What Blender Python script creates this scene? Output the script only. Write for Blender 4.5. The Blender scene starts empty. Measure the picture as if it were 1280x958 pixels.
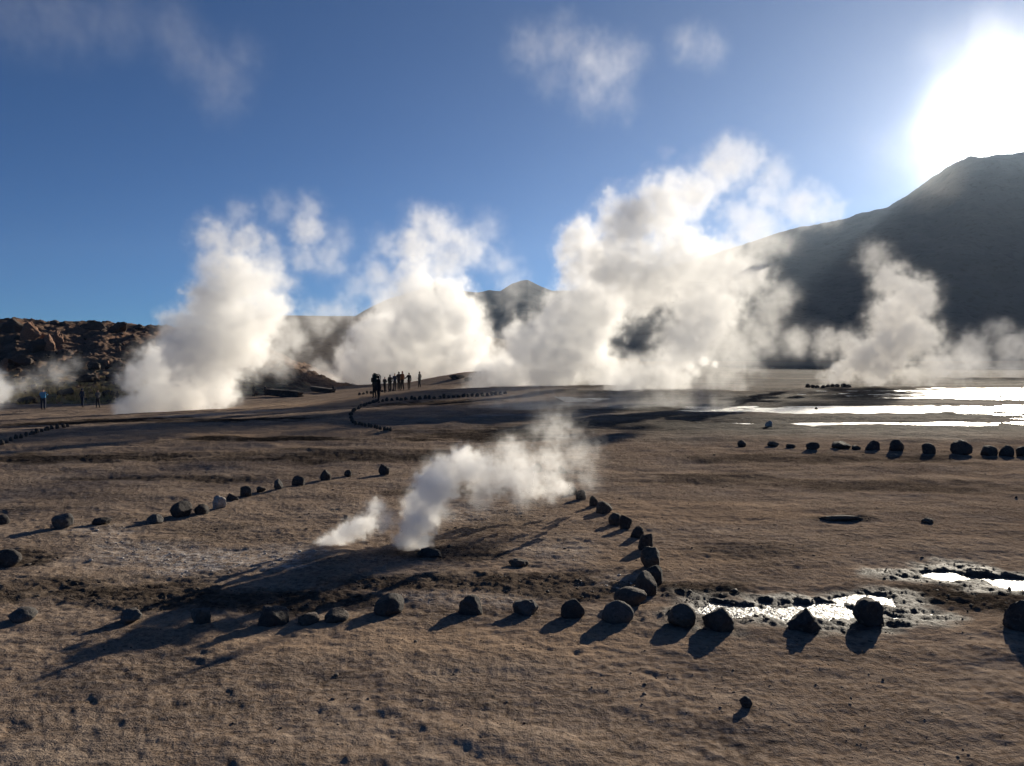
import bpy, bmesh, math, random
import numpy as np
from mathutils import Vector, Matrix

random.seed(7)
RNG = np.random.default_rng(11)
sc = bpy.context.scene
COL = sc.collection
R = math.radians
HAZE = True

# ------------------------------------------------------------------ camera
F, CX, CY = 985.0, 640.0, 479.0          # focal length and centre in pixels of the 1280x958 photograph
EYE = 1.6
HZN = 455.0
PITCH = math.atan((CY - HZN) / F)         # looking slightly down

cam = bpy.data.cameras.new("camera")
cam.sensor_width = 36.0
cam.lens = 36.0 * F / 1280.0
cam.clip_start = 0.05
cam.clip_end = 60000
camo = bpy.data.objects.new("camera", cam)
COL.objects.link(camo)
camo.location = (0, 0, EYE)
camo.rotation_euler = (R(90) - PITCH, 0, 0)
sc.camera = camo


def ray(px, py):
    """unit-depth direction (y = 1) of a pixel of the photograph"""
    a, b = (px - CX) / F, -(py - CY) / F
    y = math.cos(PITCH) + b * math.sin(PITCH)
    z = -math.sin(PITCH) + b * math.cos(PITCH)
    return a / y, z / y


def at(px, py, depth):
    a, b = ray(px, py)
    return Vector((a * depth, depth, EYE + b * depth))


def mpp(depth):
    return depth / F


SUN = at(1240, 158, 1.0) - Vector((0, 0, EYE))
SUN.normalize()
SUN_EL = math.asin(SUN.z)
SUN_AZ = math.atan2(SUN.x, SUN.y)


# ------------------------------------------------------------------ numpy noise
def _hash(ix, iy, seed):
    h = (ix.astype(np.int64) * 374761393 + iy.astype(np.int64) * 668265263 + seed * 144665) & 0xFFFFFFFF
    h = ((h ^ (h >> 13)) * 1274126177) & 0xFFFFFFFF
    h = (h ^ (h >> 16)) & 0xFFFFFFFF
    return h


def noise2(x, y, seed=0):
    x = np.asarray(x, float); y = np.asarray(y, float)
    ix, iy = np.floor(x), np.floor(y)
    fx, fy = x - ix, y - iy
    u, v = fx * fx * fx * (fx * (fx * 6 - 15) + 10), fy * fy * fy * (fy * (fy * 6 - 15) + 10)

    def g(dx, dy):
        a = _hash(ix + dx, iy + dy, seed) / 4294967296.0 * 2 * np.pi
        return np.cos(a) * (fx - dx) + np.sin(a) * (fy - dy)
    n0 = g(0, 0) * (1 - u) + g(1, 0) * u
    n1 = g(0, 1) * (1 - u) + g(1, 1) * u
    return (n0 * (1 - v) + n1 * v) * 1.5


def fbm(x, y, octv=4, seed=0, gain=0.5, lac=2.03):
    s = 0; a = 1.0; t = 0
    for k in range(octv):
        s = s + a * noise2(x, y, seed + k * 17); t += a
        x = np.asarray(x) * lac + 3.1; y = np.asarray(y) * lac - 1.7; a *= gain
    return s / t


def ridged(x, y, octv=4, seed=0, gain=0.5):
    s = 0; a = 1.0; t = 0
    for k in range(octv):
        s = s + a * (1 - 2 * np.abs(noise2(x, y, seed + k * 17))); t += a
        x = np.asarray(x) * 2.07 + 5.1; y = np.asarray(y) * 2.07 - 2.7; a *= gain
    return s / t


def sst(a, b, x):
    t = np.clip((x - a) / (b - a), 0, 1)
    return t * t * (3 - 2 * t)


# ------------------------------------------------------------------ terrain
def px_of(x, y):
    """horizontal photo coordinate of a ground point (for laying out bands)"""
    return CX + F * x / np.maximum(y, 0.1)


WATER_FAR = -0.10


def hbase(x, y):
    x = np.asarray(x, float); y = np.asarray(y, float)
    d = np.hypot(x, y * 1.0)
    t = np.clip((15 - x) / 58, 0, 1.25)
    drop = 2.15 * np.where(t < 1, t * t * (3 - 2 * t), 1) * sst(9, 62, d)
    z = -drop
    # the mound the path climbs, right of the group
    z = z + 1.35 * np.exp(-((x + 3.5) / 7.5) ** 2 - ((y - 80) / 12.0) ** 2)
    z = z + 0.35 * np.exp(-((x + 4.0) / 10.0) ** 2 - ((y - 52) / 9.0) ** 2)
    # low swells
    amp = sst(10, 30, d)
    z = z + amp * 0.10 * noise2(x * 0.06 + 4, y * 0.10, 3)
    z = z + 0.035 * sst(2, 8, d) * fbm(x * 0.5, y * 0.7, 3, 9)
    # the plain rises gently to the feet of the mountains
    z = z + 0.0105 * np.maximum(d - 420, 0)
    return z


PUDDLES = [  # px, py, half width px, half height px, depth (m)
    (1010, 762, 125, 13, .030), (1186, 718, 62, 8, .034), (1292, 729, 62, 10, .036), (893, 760, 50, 8, .018),
    (1085, 748, 50, 7, .022),
]


def hit(px, py, hf=None):
    """where a photo pixel meets the ground"""
    hf = hf or hbase
    a, b = ray(px, py)
    d = np.geomspace(1.5, 3000, 260)
    for _ in range(3):
        below = EYE + b * d <= hf(a * d, d)
        i = int(np.argmax(below)) if below.any() else len(d) - 1
        i = max(i, 1)
        d = np.linspace(d[i - 1], d[i], 24)
    m = float(d[len(d) // 2])
    return Vector((a * m, m, float(hf(np.array([a * m]), np.array([m]))[0])))


PUD = []
for (px, py, hw, hh, dp) in PUDDLES:
    c = hit(px, py)
    n, f = hit(px, py + hh), hit(px, py - hh)
    PUD.append((c.x, c.y, hw * mpp(c.y), max(.06, .5 * (f.y - n.y)), dp))


def hground(x, y):
    x = np.asarray(x, float); y = np.asarray(y, float)
    d = np.hypot(x, y)
    z = hbase(x, y)
    near = 1 - sst(14, 45, d)
    # lumpy soil, stretched a little along x like drying mud
    z = z + near * 0.020 * fbm(x * 1.7, y * 2.3, 4, 21)
    z = z + near * 0.007 * np.abs(noise2(x * 5.5, y * 6.5, 31))
    z = z + near * 0.0085 * fbm(x * 13, y * 14, 3, 41)
    z = z - near * .0022 * sst(.25, .62, noise2(x * 3.3 + 7, y * 4.1, 161)) - near * .002 * sst(.30, .6, noise2(x * 8.1, y * 9.3, 163))
    rough = sst(0.0, .45, fbm(x * .8, y * 1.3, 3, 51))
    z = z + near * rough * 0.010 * ridged(x * 6.0, y * 8.5, 3, 61)
    mid = sst(6, 16, d) * (1 - sst(90, 240, d))
    z = z + mid * (0.060 * fbm(x * .55, y * .8, 4, 81) + 0.050 * ridged(x * .4, y * .9, 4, 91))
    # puddles
    for (cx, cy, rx, ry, dp) in PUD:
        pit = np.zeros_like(x)
        blob(pit, x, y, cx, cy, rx, ry, .7, 3.1, 3.1, 0, 71, .35, 1.2, 1.0)
        z = z - dp * 1.5 * pit
    # the wet flats on the right: terraces of sinter with shallow channels
    wf = sst(1.5, 8, x + 2.5 * noise2(x * .1, y * .1, 5)) * sst(17, 21, y) * (1 - sst(500, 700, d))
    kn = [17, 20.6, 21.4, 22.6, 23.4, 26.2, 27.2, 31.0, 32.4, 36.5, 38.5, 55, 60, 230, 260, 470, 540]
    band = np.interp(y, kn, [1, 1, .42, .42, 1, 1, .45, .45, 1, 1, .62, .62, 1, 1, .6, .6, 1])
    lo = np.interp(y, kn, [.5, .4, .16, .16, .4, .5, .04, .06, .5, .5, .34, .32, .6, .6, .46, .46, .8])
    n = fbm(x * .05 + 9, y * .22, 3, 101) + 1.5 * fbm(x * .45, y * 1.1, 5, 111)
    shore = band - .85 * sst(lo, lo + .24, x / np.maximum(y, 1) + .10 * noise2(x * .05, y * .2, 131)) + 1.25 * n
    z = z * (1 - .9 * wf) + wf * (WATER_FAR + .07 * np.clip(shore, -.6, 1.2) + .022 * fbm(x * 1.4, y * 1.7, 4, 121))
    return z


def blob(out, x, y, cx, cy, rx, ry, amp, fx, fy, off, seed, lo, hi, s):
    """raise out to a ragged elliptical patch; noise is only worked out near the patch"""
    reach = hi + amp
    sel = (np.abs(x - cx) < rx * reach) & (np.abs(y - cy) < ry * reach)
    if not sel.any(): return
    xs, ys = x[sel], y[sel]
    q = np.sqrt(((xs - cx) / rx) ** 2 + ((ys - cy) / ry) ** 2) + amp * fbm(xs * fx + off, ys * fy, 4, seed)
    out[sel] = np.maximum(out[sel], (1 - sst(lo, hi, q)) * s)


def ground_layers(x, y):
    damp_shade = np.zeros_like(x); crust = np.zeros_like(x); tan = np.zeros_like(x)
    for (cx, cy, rx, ry, dp) in PUD:
        blob(damp_shade, x, y, cx, cy, rx * 1.35 + .08, ry * 1.6 + .08, .9, 2.1, 2.6, 0, 171, .6, 1.15, .9)
    wet = damp_shade * .65
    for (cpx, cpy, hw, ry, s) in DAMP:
        c = DAMP_SHADE_C[(cpx, cpy)]
        blob(damp_shade, x, y, c.x, c.y, hw * mpp(c.y), ry, 1.0, 1.1, 1.9, cpx, 181, .5, 1.2, s)
    flats = sst(-1, 5, x + 3.0 * noise2(x * .1, y * .12, 5)) * sst(15.5, 20, y + 2.0 * noise2(x * .2, y * .3, 6)) * (1 - sst(420, 620, y))
    wet = np.maximum(wet, flats * .05)
    damp_shade = np.maximum(damp_shade, flats * np.clip(.72 + .9 * fbm(x * .08, y * .35, 4, 191), .2, .95))
    for (cpx, cpy, hw, ry, s) in CRUST:
        c = CRUSTC[(cpx, cpy)]
        blob(crust, x, y, c.x, c.y, hw * mpp(c.y), ry, 1.0, 1.5, 2.4, cpx, 201, .4, 1.25, s)
    for (cpx, cpy, hw, ry, s) in TAN:
        c = TANC[(cpx, cpy)]
        blob(tan, x, y, c.x, c.y, hw * mpp(c.y), ry, .6, .4, .7, cpx, 211, .55, 1.15, s)
    return damp_shade, crust, tan, wet


# px, py, half width px, half depth m, strength
DAMP = [(110, 742, 190, .40, .75), (330, 752, 160, .28, .7), (560, 728, 190, .35, .65), (560, 690, 80, .4, .6), (700, 740, 70, .25, .6),  # wet mud, plus the front plume's shadow painted dark across the left and centre
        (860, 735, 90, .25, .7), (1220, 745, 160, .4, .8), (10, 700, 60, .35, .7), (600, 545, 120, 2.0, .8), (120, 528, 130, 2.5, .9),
        (300, 527, 130, 2.0, .85), (330, 550, 130, .7, 1.0), (90, 575, 190, .9, .75), (430, 572, 190, 1.0, .7), (200, 600, 120, .35, .6), (560, 615, 80, .4, .5), (1050, 575, 200, .8, .6), (900, 600, 120, .6, .5), (1150, 610, 150, .5, .5), (540, 505, 90, 3.0, .8),  # includes a dark streak painted for the shade under a ridge lip
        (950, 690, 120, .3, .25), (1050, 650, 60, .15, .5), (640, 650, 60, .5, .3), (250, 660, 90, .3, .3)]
CRUST = [(270, 700, 130, .45, .85), (160, 690, 80, .5, .55), (360, 690, 60, .3, .5), (120, 665, 60, .4, .4), (560, 750, 130, .2, .35),
         (770, 730, 60, .3, .35), (250, 520, 70, 1.5, .8), (320, 515, 60, 1.5, .5), (690, 520, 120, 1.2, .7), (900, 512, 160, 1.5, .55),
         (700, 690, 60, .5, .3), (600, 640, 60, .6, .35)]
TAN = [(330, 541, 170, 2.2, .95), (420, 505, 90, 4.0, .8), (250, 560, 190, 1.6, .35), (480, 497, 60, 5, .7), (900, 640, 200, .8, .5), (850, 700, 120, .4, .35),
       (560, 800, 400, .35, .45), (1130, 780, 180, .25, .5), (30, 553, 120, 2, .4)]
DAMP_SHADE_C = {(p[0], p[1]): hit(p[0], p[1]) for p in DAMP}
CRUSTC = {(p[0], p[1]): hit(p[0], p[1]) for p in CRUST}
TANC = {(p[0], p[1]): hit(p[0], p[1]) for p in TAN}


# ------------------------------------------------------------------ node helpers
def mat(name):
    m = bpy.data.materials.new(name)
    m.use_nodes = True
    nt = m.node_tree
    for n in list(nt.nodes):
        nt.nodes.remove(n)
    out = nt.nodes.new('ShaderNodeOutputMaterial')
    return m, nt, out


class N:
    """small wrapper that makes node wiring short"""
    def __init__(s, nt): s.nt = nt

    def new(s, t, **kw):
        n = s.nt.nodes.new(t)
        for k, v in kw.items():
            setattr(n, k, v)
        return n

    def put(s, sock, v):
        if hasattr(v, 'is_linked'):
            s.nt.links.new(v, sock)
        else:
            sock.default_value = v

    def math(s, op, a, b=0.0, c=None, clamp=False):
        n = s.new('ShaderNodeMath', operation=op, use_clamp=clamp)
        s.put(n.inputs[0], a); s.put(n.inputs[1], b)
        if c is not None: s.put(n.inputs[2], c)
        return n.outputs[0]

    def vmath(s, op, a, b=None):
        n = s.new('ShaderNodeVectorMath', operation=op)
        s.put(n.inputs[0], a)
        if b is not None: s.put(n.inputs[1], b)
        return n.outputs['Value'] if op in ('DISTANCE', 'LENGTH', 'DOT_PRODUCT') else n.outputs[0]

    def scale(s, a, f):
        n = s.new('ShaderNodeVectorMath', operation='SCALE')
        s.put(n.inputs[0], a); s.put(n.inputs['Scale'], f)
        return n.outputs[0]

    def noise(s, v, scale, detail=4, rough=.5, color=False, dist=0.0):
        n = s.new('ShaderNodeTexNoise')
        s.put(n.inputs['Vector'], v); n.inputs['Scale'].default_value = scale
        n.inputs['Detail'].default_value = detail; n.inputs['Roughness'].default_value = rough
        n.inputs['Distortion'].default_value = dist
        return n.outputs['Color'] if color else n.outputs[0]

    def ramp(s, v, stops):
        n = s.new('ShaderNodeValToRGB')
        s.put(n.inputs[0], v)
        e = n.color_ramp.elements
        while len(e) < len(stops): e.new(.5)
        for k, (p, c) in enumerate(stops):
            e[k].position = p
            e[k].color = (c, c, c, 1) if isinstance(c, (int, float)) else (*c, 1)
        return n.outputs[0]

    def mix(s, f, a, b, mode='MIX'):
        n = s.new('ShaderNodeMix', data_type='RGBA', blend_type=mode)
        s.put(n.inputs[0], f)
        s.put(n.inputs[6], a if hasattr(a, 'is_linked') else (*a, 1)); s.put(n.inputs[7], b if hasattr(b, 'is_linked') else (*b, 1))
        return n.outputs[2]

    def attr(s, name):
        n = s.new('ShaderNodeAttribute', attribute_name=name)
        return n.outputs['Fac']

    def bump(s, h, strength, dist, normal=None):
        n = s.new('ShaderNodeBump')
        n.inputs['Strength'].default_value = strength
        n.inputs['Distance'].default_value = dist
        s.put(n.inputs['Height'], h)
        if normal is not None: s.put(n.inputs['Normal'], normal)
        return n.outputs[0]


def bsdf(k, out, color, rough, normal=None, spec=None, **kw):
    b = k.new('ShaderNodeBsdfPrincipled')
    k.put(b.inputs['Base Color'], color if hasattr(color, 'is_linked') else (*color, 1))
    k.put(b.inputs['Roughness'], rough)
    if normal is not None: k.put(b.inputs['Normal'], normal)
    if spec is not None: k.put(b.inputs['Specular IOR Level'], spec)
    for n, v in kw.items():
        k.put(b.inputs[n], v)
    k.nt.links.new(b.outputs[0], out.inputs['Surface'])
    return b


# ------------------------------------------------------------------ materials
def ground_material():
    m, nt, out = mat("soil")
    k = N(nt)
    pos = k.new('ShaderNodeNewGeometry').outputs['Position']
    big = k.noise(pos, .45, 5, .55)
    med = k.noise(pos, 3.2, 5, .6)
    fine = k.noise(pos, 26, 5, .65)
    grit = k.noise(pos, 110, 3, .6)
    col = k.ramp(big, [(.30, (.172, .121, .087)), (.5, (.258, .184, .131)), (.72, (.335, .248, .178))])
    pat = k.noise(k.vmath('MULTIPLY', pos, (.75, 1.0, 1.0)), 1.15, 6, .68)
    col = k.mix(k.ramp(pat, [(.37, .75), (.47, 0.0)]), col, (.070, .051, .039))
    col = k.mix(k.ramp(pat, [(.52, 0.0), (.60, .6)]), col, (.38, .295, .225))
    col = k.mix(k.ramp(med, [(.36, 0.0), (.66, .75)]), col, (.150, .113, .088))
    col = k.mix(k.ramp(fine, [(.42, 0.0), (.62, .55)]), col, (.36, .285, .225))
    col = k.mix(k.ramp(fine, [(.30, .75), (.43, 0.0)]), col, (.075, .056, .045))
    col = k.mix(k.ramp(grit, [(.60, 0.0), (.70, .5)]), col, (.34, .275, .215))
    col = k.mix(k.math('MULTIPLY', k.attr('tan'), .8), col, (.36, .25, .165))
    crm = k.math('MULTIPLY', k.attr('crust'), k.ramp(k.noise(pos, 14, 5, .7), [(.44, .08), (.60, 1.0)]))
    col = k.mix(crm, col, (.55, .49, .44))
    dmp_shade = k.math('MULTIPLY', k.attr('damp_shade'), k.ramp(k.noise(pos, 5, 4, .6), [(.30, .8), (.6, 1.25)]))  # one dark mask for wet soil and for painted-in shadow
    col = k.mix(k.math('MULTIPLY', dmp_shade, 1.0, clamp=True), col, k.mix(k.ramp(fine, [(.4, 0), (.6, 1)]), (.018, .015, .013), (.060, .047, .037)))
    pal = k.attr('hills')
    rough = k.math('MULTIPLY_ADD', k.attr('wet'), -.42, .97)
    h = k.math('ADD', k.math('MULTIPLY', fine, 1.0), k.math('MULTIPLY', grit, .28))
    h = k.math('ADD', h, k.math('MULTIPLY', med, 1.6))
    far = k.noise(k.vmath('MULTIPLY', pos, (.35, .9, .6)), 1.3, 5, .6)
    h = k.math('MULTIPLY', h, k.ramp(k.noise(pos, .9, 4, .6), [(.36, .25), (.62, 1.15)]))
    nrm = k.bump(far, .55, .18)
    nrm = k.bump(h, .9, .030, nrm)
    bsdf(k, out, col, rough, nrm, spec=k.math('MULTIPLY_ADD', k.attr('wet'), .5, .0))
    return m


def water_material():
    m, nt, out = mat("water")
    k = N(nt)
    pos = k.new('ShaderNodeNewGeometry').outputs['Position']
    h = k.noise(pos, 14.0, 4, .65)
    h2 = k.noise(pos, 42.0, 3, .55)
    nrm = k.bump(k.math('ADD', h, k.math('MULTIPLY', h2, .35)), .9, .05)
    bsdf(k, out, (.045, .042, .040), .30, nrm, spec=.5)
    return m


def rock_material(name, dark, light, spots, dust=.35):
    m, nt, out = mat(name)
    k = N(nt)
    tc = k.new('ShaderNodeTexCoord').outputs['Object']
    oi = k.new('ShaderNodeObjectInfo')
    v = k.vmath('ADD', k.scale(tc, 1.0), k.scale(oi.outputs['Location'], 3.7))
    n1 = k.noise(v, 9, 6, .65)
    n2 = k.noise(v, 45, 4, .6)
    n3 = k.noise(v, 120, 3, .6)
    col = k.mix(k.ramp(n1, [(.35, 0), (.65, 1)]), dark, light)
    col = k.mix(k.ramp(n2, [(.56, 0), (.70, .8)]), col, spots)
    col = k.mix(k.ramp(n2, [(.30, .8), (.42, 0)]), col, tuple(c * .4 for c in dark))
    # settled dust on upward faces
    nz = k.new('ShaderNodeSeparateXYZ'); k.put(nz.inputs[0], k.new('ShaderNodeNewGeometry').outputs['Normal'])
    col = k.mix(k.math('MULTIPLY', k.ramp(nz.outputs[2], [(.55, 0), (.95, 1)]), k.math('MULTIPLY', k.ramp(n1, [(.4, .2), (.6, 1)]), dust)), col, (.21, .165, .13))
    h = k.math('ADD', k.math('MULTIPLY', n1, 1.2), k.math('ADD', k.math('MULTIPLY', n2, .5), k.math('MULTIPLY', n3, .18)))
    bsdf(k, out, col, .88, k.bump(h, .8, .02), spec=.25)
    return m


def hill_material(name, stops, scale, mottle, foot=None, bump=.8):
    m, nt, out = mat(name)
    k = N(nt)
    pos = k.new('ShaderNodeNewGeometry').outputs['Position']
    n1 = k.noise(pos, scale, 7, .62)
    n2 = k.noise(pos, scale * 6, 6, .65)
    n3 = k.noise(pos, scale * 28, 4, .6)
    col = k.ramp(n1, stops)
    col = k.mix(k.ramp(n2, [(.45, 0), (.62, .7)]), col, mottle)
    col = k.mix(k.ramp(n3, [(.33, .7), (.47, 0)]), col, tuple(c[1][i] if False else stops[0][1][i] * .5 for i in range(3)) if False else (stops[0][1][0] * .45, stops[0][1][1] * .45, stops[0][1][2] * .45))
    if foot is not None:
        col = k.mix(k.math('MULTIPLY', k.attr('foot'), k.ramp(n2, [(.42, 0), (.58, .9)])), col, foot)
    h = k.math('ADD', n2, k.math('MULTIPLY', n3, .4))
    bsdf(k, out, col, .95, k.bump(h, bump, .35 / scale * .05), spec=.1)
    return m


def plain(name, color, rough=.8, var=.25, scale=12):
    m, nt, out = mat(name)
    k = N(nt)
    tc = k.new('ShaderNodeTexCoord').outputs['Object']
    n1 = k.noise(tc, scale, 4, .6)
    col = k.mix(n1, tuple(c * (1 - var) for c in color), tuple(min(1, c * (1 + var)) for c in color))
    bsdf(k, out, col, rough, k.bump(k.noise(tc, scale * 3, 3), .3, .01), spec=.25)
    return m


def steam_material(name, dens, aniso, color=(1, 1, 1)):
    m, nt, out = mat(name)
    k = N(nt)
    p = k.new('ShaderNodeVolumePrincipled')
    p.inputs['Color'].default_value = (*color, 1)
    p.inputs['Density Attribute'].default_value = ""
    at_ = k.new('ShaderNodeAttribute', attribute_name="density")
    k.put(p.inputs['Density'], k.math('MULTIPLY', at_.outputs['Fac'], dens))
    p.inputs['Anisotropy'].default_value = aniso
    nt.links.new(p.outputs[0], out.inputs['Volume'])
    try:
        m.cycles.volume_interpolation = 'LINEAR'
    except Exception:
        pass
    return m


# ------------------------------------------------------------------ object helpers
def link(o):
    COL.objects.link(o)
    return o


def tag(o, label=None, cat=None, group=None, kind=None):
    if label: o['label'] = label
    if cat: o['category'] = cat
    if group: o['group'] = group
    if kind: o['kind'] = kind
    return o


def mesh_obj(name, me, material=None, parent=None, loc=None):
    o = link(bpy.data.objects.new(name, me))
    if material is not None and not len(me.materials):
        me.materials.append(material)
    if parent is not None: o.parent = parent
    if loc is not None: o.location = loc
    return o


def np_mesh(name, V, faces, smooth=True):
    """mesh from an (n,3) array and an (m,4) or (m,3) index array"""
    me = bpy.data.meshes.new(name)
    V = np.asarray(V, np.float32); faces = np.asarray(faces, np.int32)
    k = faces.shape[1]
    me.vertices.add(len(V)); me.vertices.foreach_set('co', V.ravel())
    me.loops.add(faces.size); me.loops.foreach_set('vertex_index', faces.ravel())
    me.polygons.add(len(faces))
    me.polygons.foreach_set('loop_start', np.arange(0, faces.size, k, dtype=np.int32))
    try:
        me.polygons.foreach_set('loop_total', np.full(len(faces), k, np.int32))
    except Exception:
        pass
    me.update(calc_edges=True)
    me.validate()
    if smooth:
        me.polygons.foreach_set('use_smooth', np.ones(len(me.polygons), bool))
    return me


def add_attr(me, name, vals):
    a = me.attributes.new(name, 'FLOAT', 'POINT')
    a.data.foreach_set('value', np.asarray(vals, np.float32))


def grid_faces(nr, nc, wrap=False):
    r, c = np.meshgrid(np.arange(nr - 1), np.arange(nc if wrap else nc - 1), indexing='ij')
    c2 = (c + 1) % nc
    return np.stack([r * nc + c, r * nc + c2, (r + 1) * nc + c2, (r + 1) * nc + c], -1).reshape(-1, 4)


# ------------------------------------------------------------------ ground
def build_ground():
    rs = [0.05, .6, 1.2, 1.7, 2.1]
    while rs[-1] < 9000:
        r = rs[-1]
        if r < 9: dr = .019 + .0012 * r
        else: dr = min(max(1.3 * r * r / 1576, .03), .011 * r)
        if r > 300: dr = .03 * r
        rs.append(r + dr)
    rs = np.array(rs)
    th = np.concatenate([np.linspace(R(-44), R(44), 1050), np.linspace(R(44), R(316), 130)[1:-1]])
    rr, tt = np.meshgrid(rs, th, indexing='ij')
    x, y = rr * np.sin(tt), rr * np.cos(tt)
    z = hground(x, y)
    damp_shade, crust, tan, wet = ground_layers(x, y)
    nearm = rr < 16
    bx, by = x[nearm], y[nearm]
    z[nearm] += np.clip(damp_shade[nearm], 0, 1) * (.026 * ridged(bx * 5.5, by * 7, 4, 141) - .012 + .010 * fbm(bx * 22, by * 22, 3, 151))
    V = np.stack([x, y, z], -1).reshape(-1, 3)
    f = grid_faces(len(rs), len(th), wrap=True)[:, ::-1]
    me = np_mesh("ground", V, f)
    add_attr(me, 'damp_shade', damp_shade.ravel()); add_attr(me, 'crust', crust.ravel()); add_attr(me, 'tan', tan.ravel()); add_attr(me, 'wet', wet.ravel())
    o = mesh_obj("ground", me, ground_material())
    tag(o, kind='structure')
    return o


build_ground()
WATER = water_material()


def flat_sheet(name, pts, z, n=1):
    bm = bmesh.new()
    vs = [bm.verts.new((p[0], p[1], z)) for p in pts]
    bm.faces.new(vs)
    if bm.faces[:][0].normal.z < 0: pass
    bm.normal_update()
    for f in bm.faces:
        if f.normal.z < 0: f.normal_flip()
    me = bpy.data.meshes.new(name); bm.to_mesh(me); bm.free()
    return mesh_obj(name, me, WATER)


for (cx, cy, rx, ry, dp) in PUD:
    base = float(hbase(cx, cy))
    pts = [(cx + rx * 1.25 * math.cos(a), cy + ry * 1.25 * math.sin(a)) for a in np.linspace(0, 2 * math.pi, 28, endpoint=False)]
    tag(flat_sheet("puddle_water", pts, base - dp * .85), kind='structure')
pts = [(3, 20), (20, 19), (60, 20), (130, 60), (300, 200), (560, 470), (420, 600), (120, 560), (30, 300), (6, 100), (2, 45)]
tag(flat_sheet("shallow_water", pts, WATER_FAR), kind='structure')


# ------------------------------------------------------------------ hills and mountains
def profile(table, px):
    t = np.array(table, float)
    return np.interp(px, t[:, 0], t[:, 1])


def range_mesh(name, table, d_foot, d_ridge, zfoot, px0, px1, npx, rough, rscale, material, nd=150, power=1.0, back=1.5, seed=0, crag=0.0, dfun=None):
    """a hillside rising from d_foot to a ridge at d_ridge whose skyline follows the table, falling away behind"""
    px = np.linspace(px0, px1, npx)
    t = np.concatenate([np.linspace(0, 1, nd), np.linspace(1, back, 30)[1:]])
    T, P = np.meshgrid(t, px, indexing='ij')
    D = d_foot + (d_ridge - d_foot) * T
    X = (P - CX) / F * D
    yr = profile(table, P)
    zr = EYE + (HZN - yr) / F * d_ridge
    s = np.clip(T, 0, 1)
    prof = (s * s * (3 - 2 * s)) * .55 + s ** power * .45
    Z = zfoot + (zr - zfoot) * prof
    over = np.clip((T - 1) / (back - 1), 0, 1)
    Z = Z - (zr - zfoot) * .55 * over ** 1.3
    hgt = np.maximum(zr - zfoot, .1)
    env = (np.clip(T, 0, 1) * (1.12 - np.clip(T, 0, 1)) * 3.2 + .12)
    edge = sst(px0, px0 + .03 * (px1 - px0), P) * (1 - sst(px1 - .03 * (px1 - px0), px1, P))
    nz = ridged(X * rscale, D * rscale * .7, 6, seed, .52) - .25
    Z = Z + hgt * rough * env * nz * edge
    if crag:
        c = fbm(X * rscale * 4, D * rscale * 3, 5, seed + 5, .6)
        stp = np.round(c * 5) / 5
        Z = Z + crag * edge * (.5 * c + .8 * stp) * sst(.1, .4, T)
    V = np.stack([X, D, Z], -1).reshape(-1, 3)
    me = np_mesh(name, V, grid_faces(len(t), npx))
    add_attr(me, 'foot', (1 - sst(.12, .45, T + .15 * fbm(X * .1, D * .1, 3, 3))).ravel())
    o = mesh_obj(name, me, material)
    tag(o, kind='structure')
    return o


HILL = hill_material("hill_rock", [(.32, (.080, .053, .040)), (.52, (.16, .098, .066)), (.70, (.28, .152, .092))], .16, (.19, .125, .085), foot=(.30, .235, .11))
RIDGE = hill_material("ridge_soil", [(.35, (.10, .075, .058)), (.6, (.155, .115, .085))], .02, (.13, .095, .068))
MTN = hill_material("mountain_rock", [(.35, (.036, .042, .056)), (.6, (.050, .056, .070))], .004, (.056, .060, .072), bump=.3)

FARM = hill_material("far_mountain_rock", [(.35, (.030, .034, .044)), (.6, (.046, .050, .060))], .004, (.06, .058, .062))

hill_table = [(-500, 360), (-200, 385), (-40, 399), (8, 400), (20, 398), (38, 402), (60, 403), (100, 404), (130, 404), (150, 407), (170, 406), (200, 409), (240, 412), (300, 424), (360, 448), (420, 472), (460, 480)]
range_mesh("hill", hill_table, 72, 135, -2.4, -520, 460, 620, .06, .09, HILL, nd=220, seed=3, crag=.75)
ridge_table = [(-500, 412), (0, 414), (200, 412), (300, 404), (340, 396), (370, 395), (440, 396), (500, 402), (600, 420), (760, 448)]
range_mesh("hill", ridge_table, 170, 520, -2.2, -600, 800, 420, .05, .012, RIDGE, nd=110, seed=23)
mtn_table = [(150, 425), (300, 417), (380, 405), (437, 401), (455, 390), (485, 377), (515, 369), (535, 362), (545, 355), (556, 363), (580, 367), (598, 369), (612, 366), (625, 368), (640, 359), (652, 355), (660, 354), (672, 359), (690, 366), (715, 366), (740, 369), (790, 363), (830, 371), (900, 385), (1000, 405)]
range_mesh("mountain", mtn_table, 900, 3200, 3, 100, 1050, 520, .055, .0022, FARM, nd=150, seed=43)
big_table = [(560, 448), (640, 425), (700, 400), (760, 368), (810, 345), (850, 333), (890, 325), (930, 311), (975, 297), (1020, 289), (1060, 278), (1090, 266), (1108, 262), (1130, 250), (1150, 238), (1170, 228), (1190, 214), (1210, 206), (1240, 203), (1280, 201), (1340, 206), (1420, 220), (1550, 260), (1800, 330)]
range_mesh("mountain", big_table, 700, 1900, 3, 540, 1820, 620, .09, .0030, MTN, nd=170, seed=63)


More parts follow.
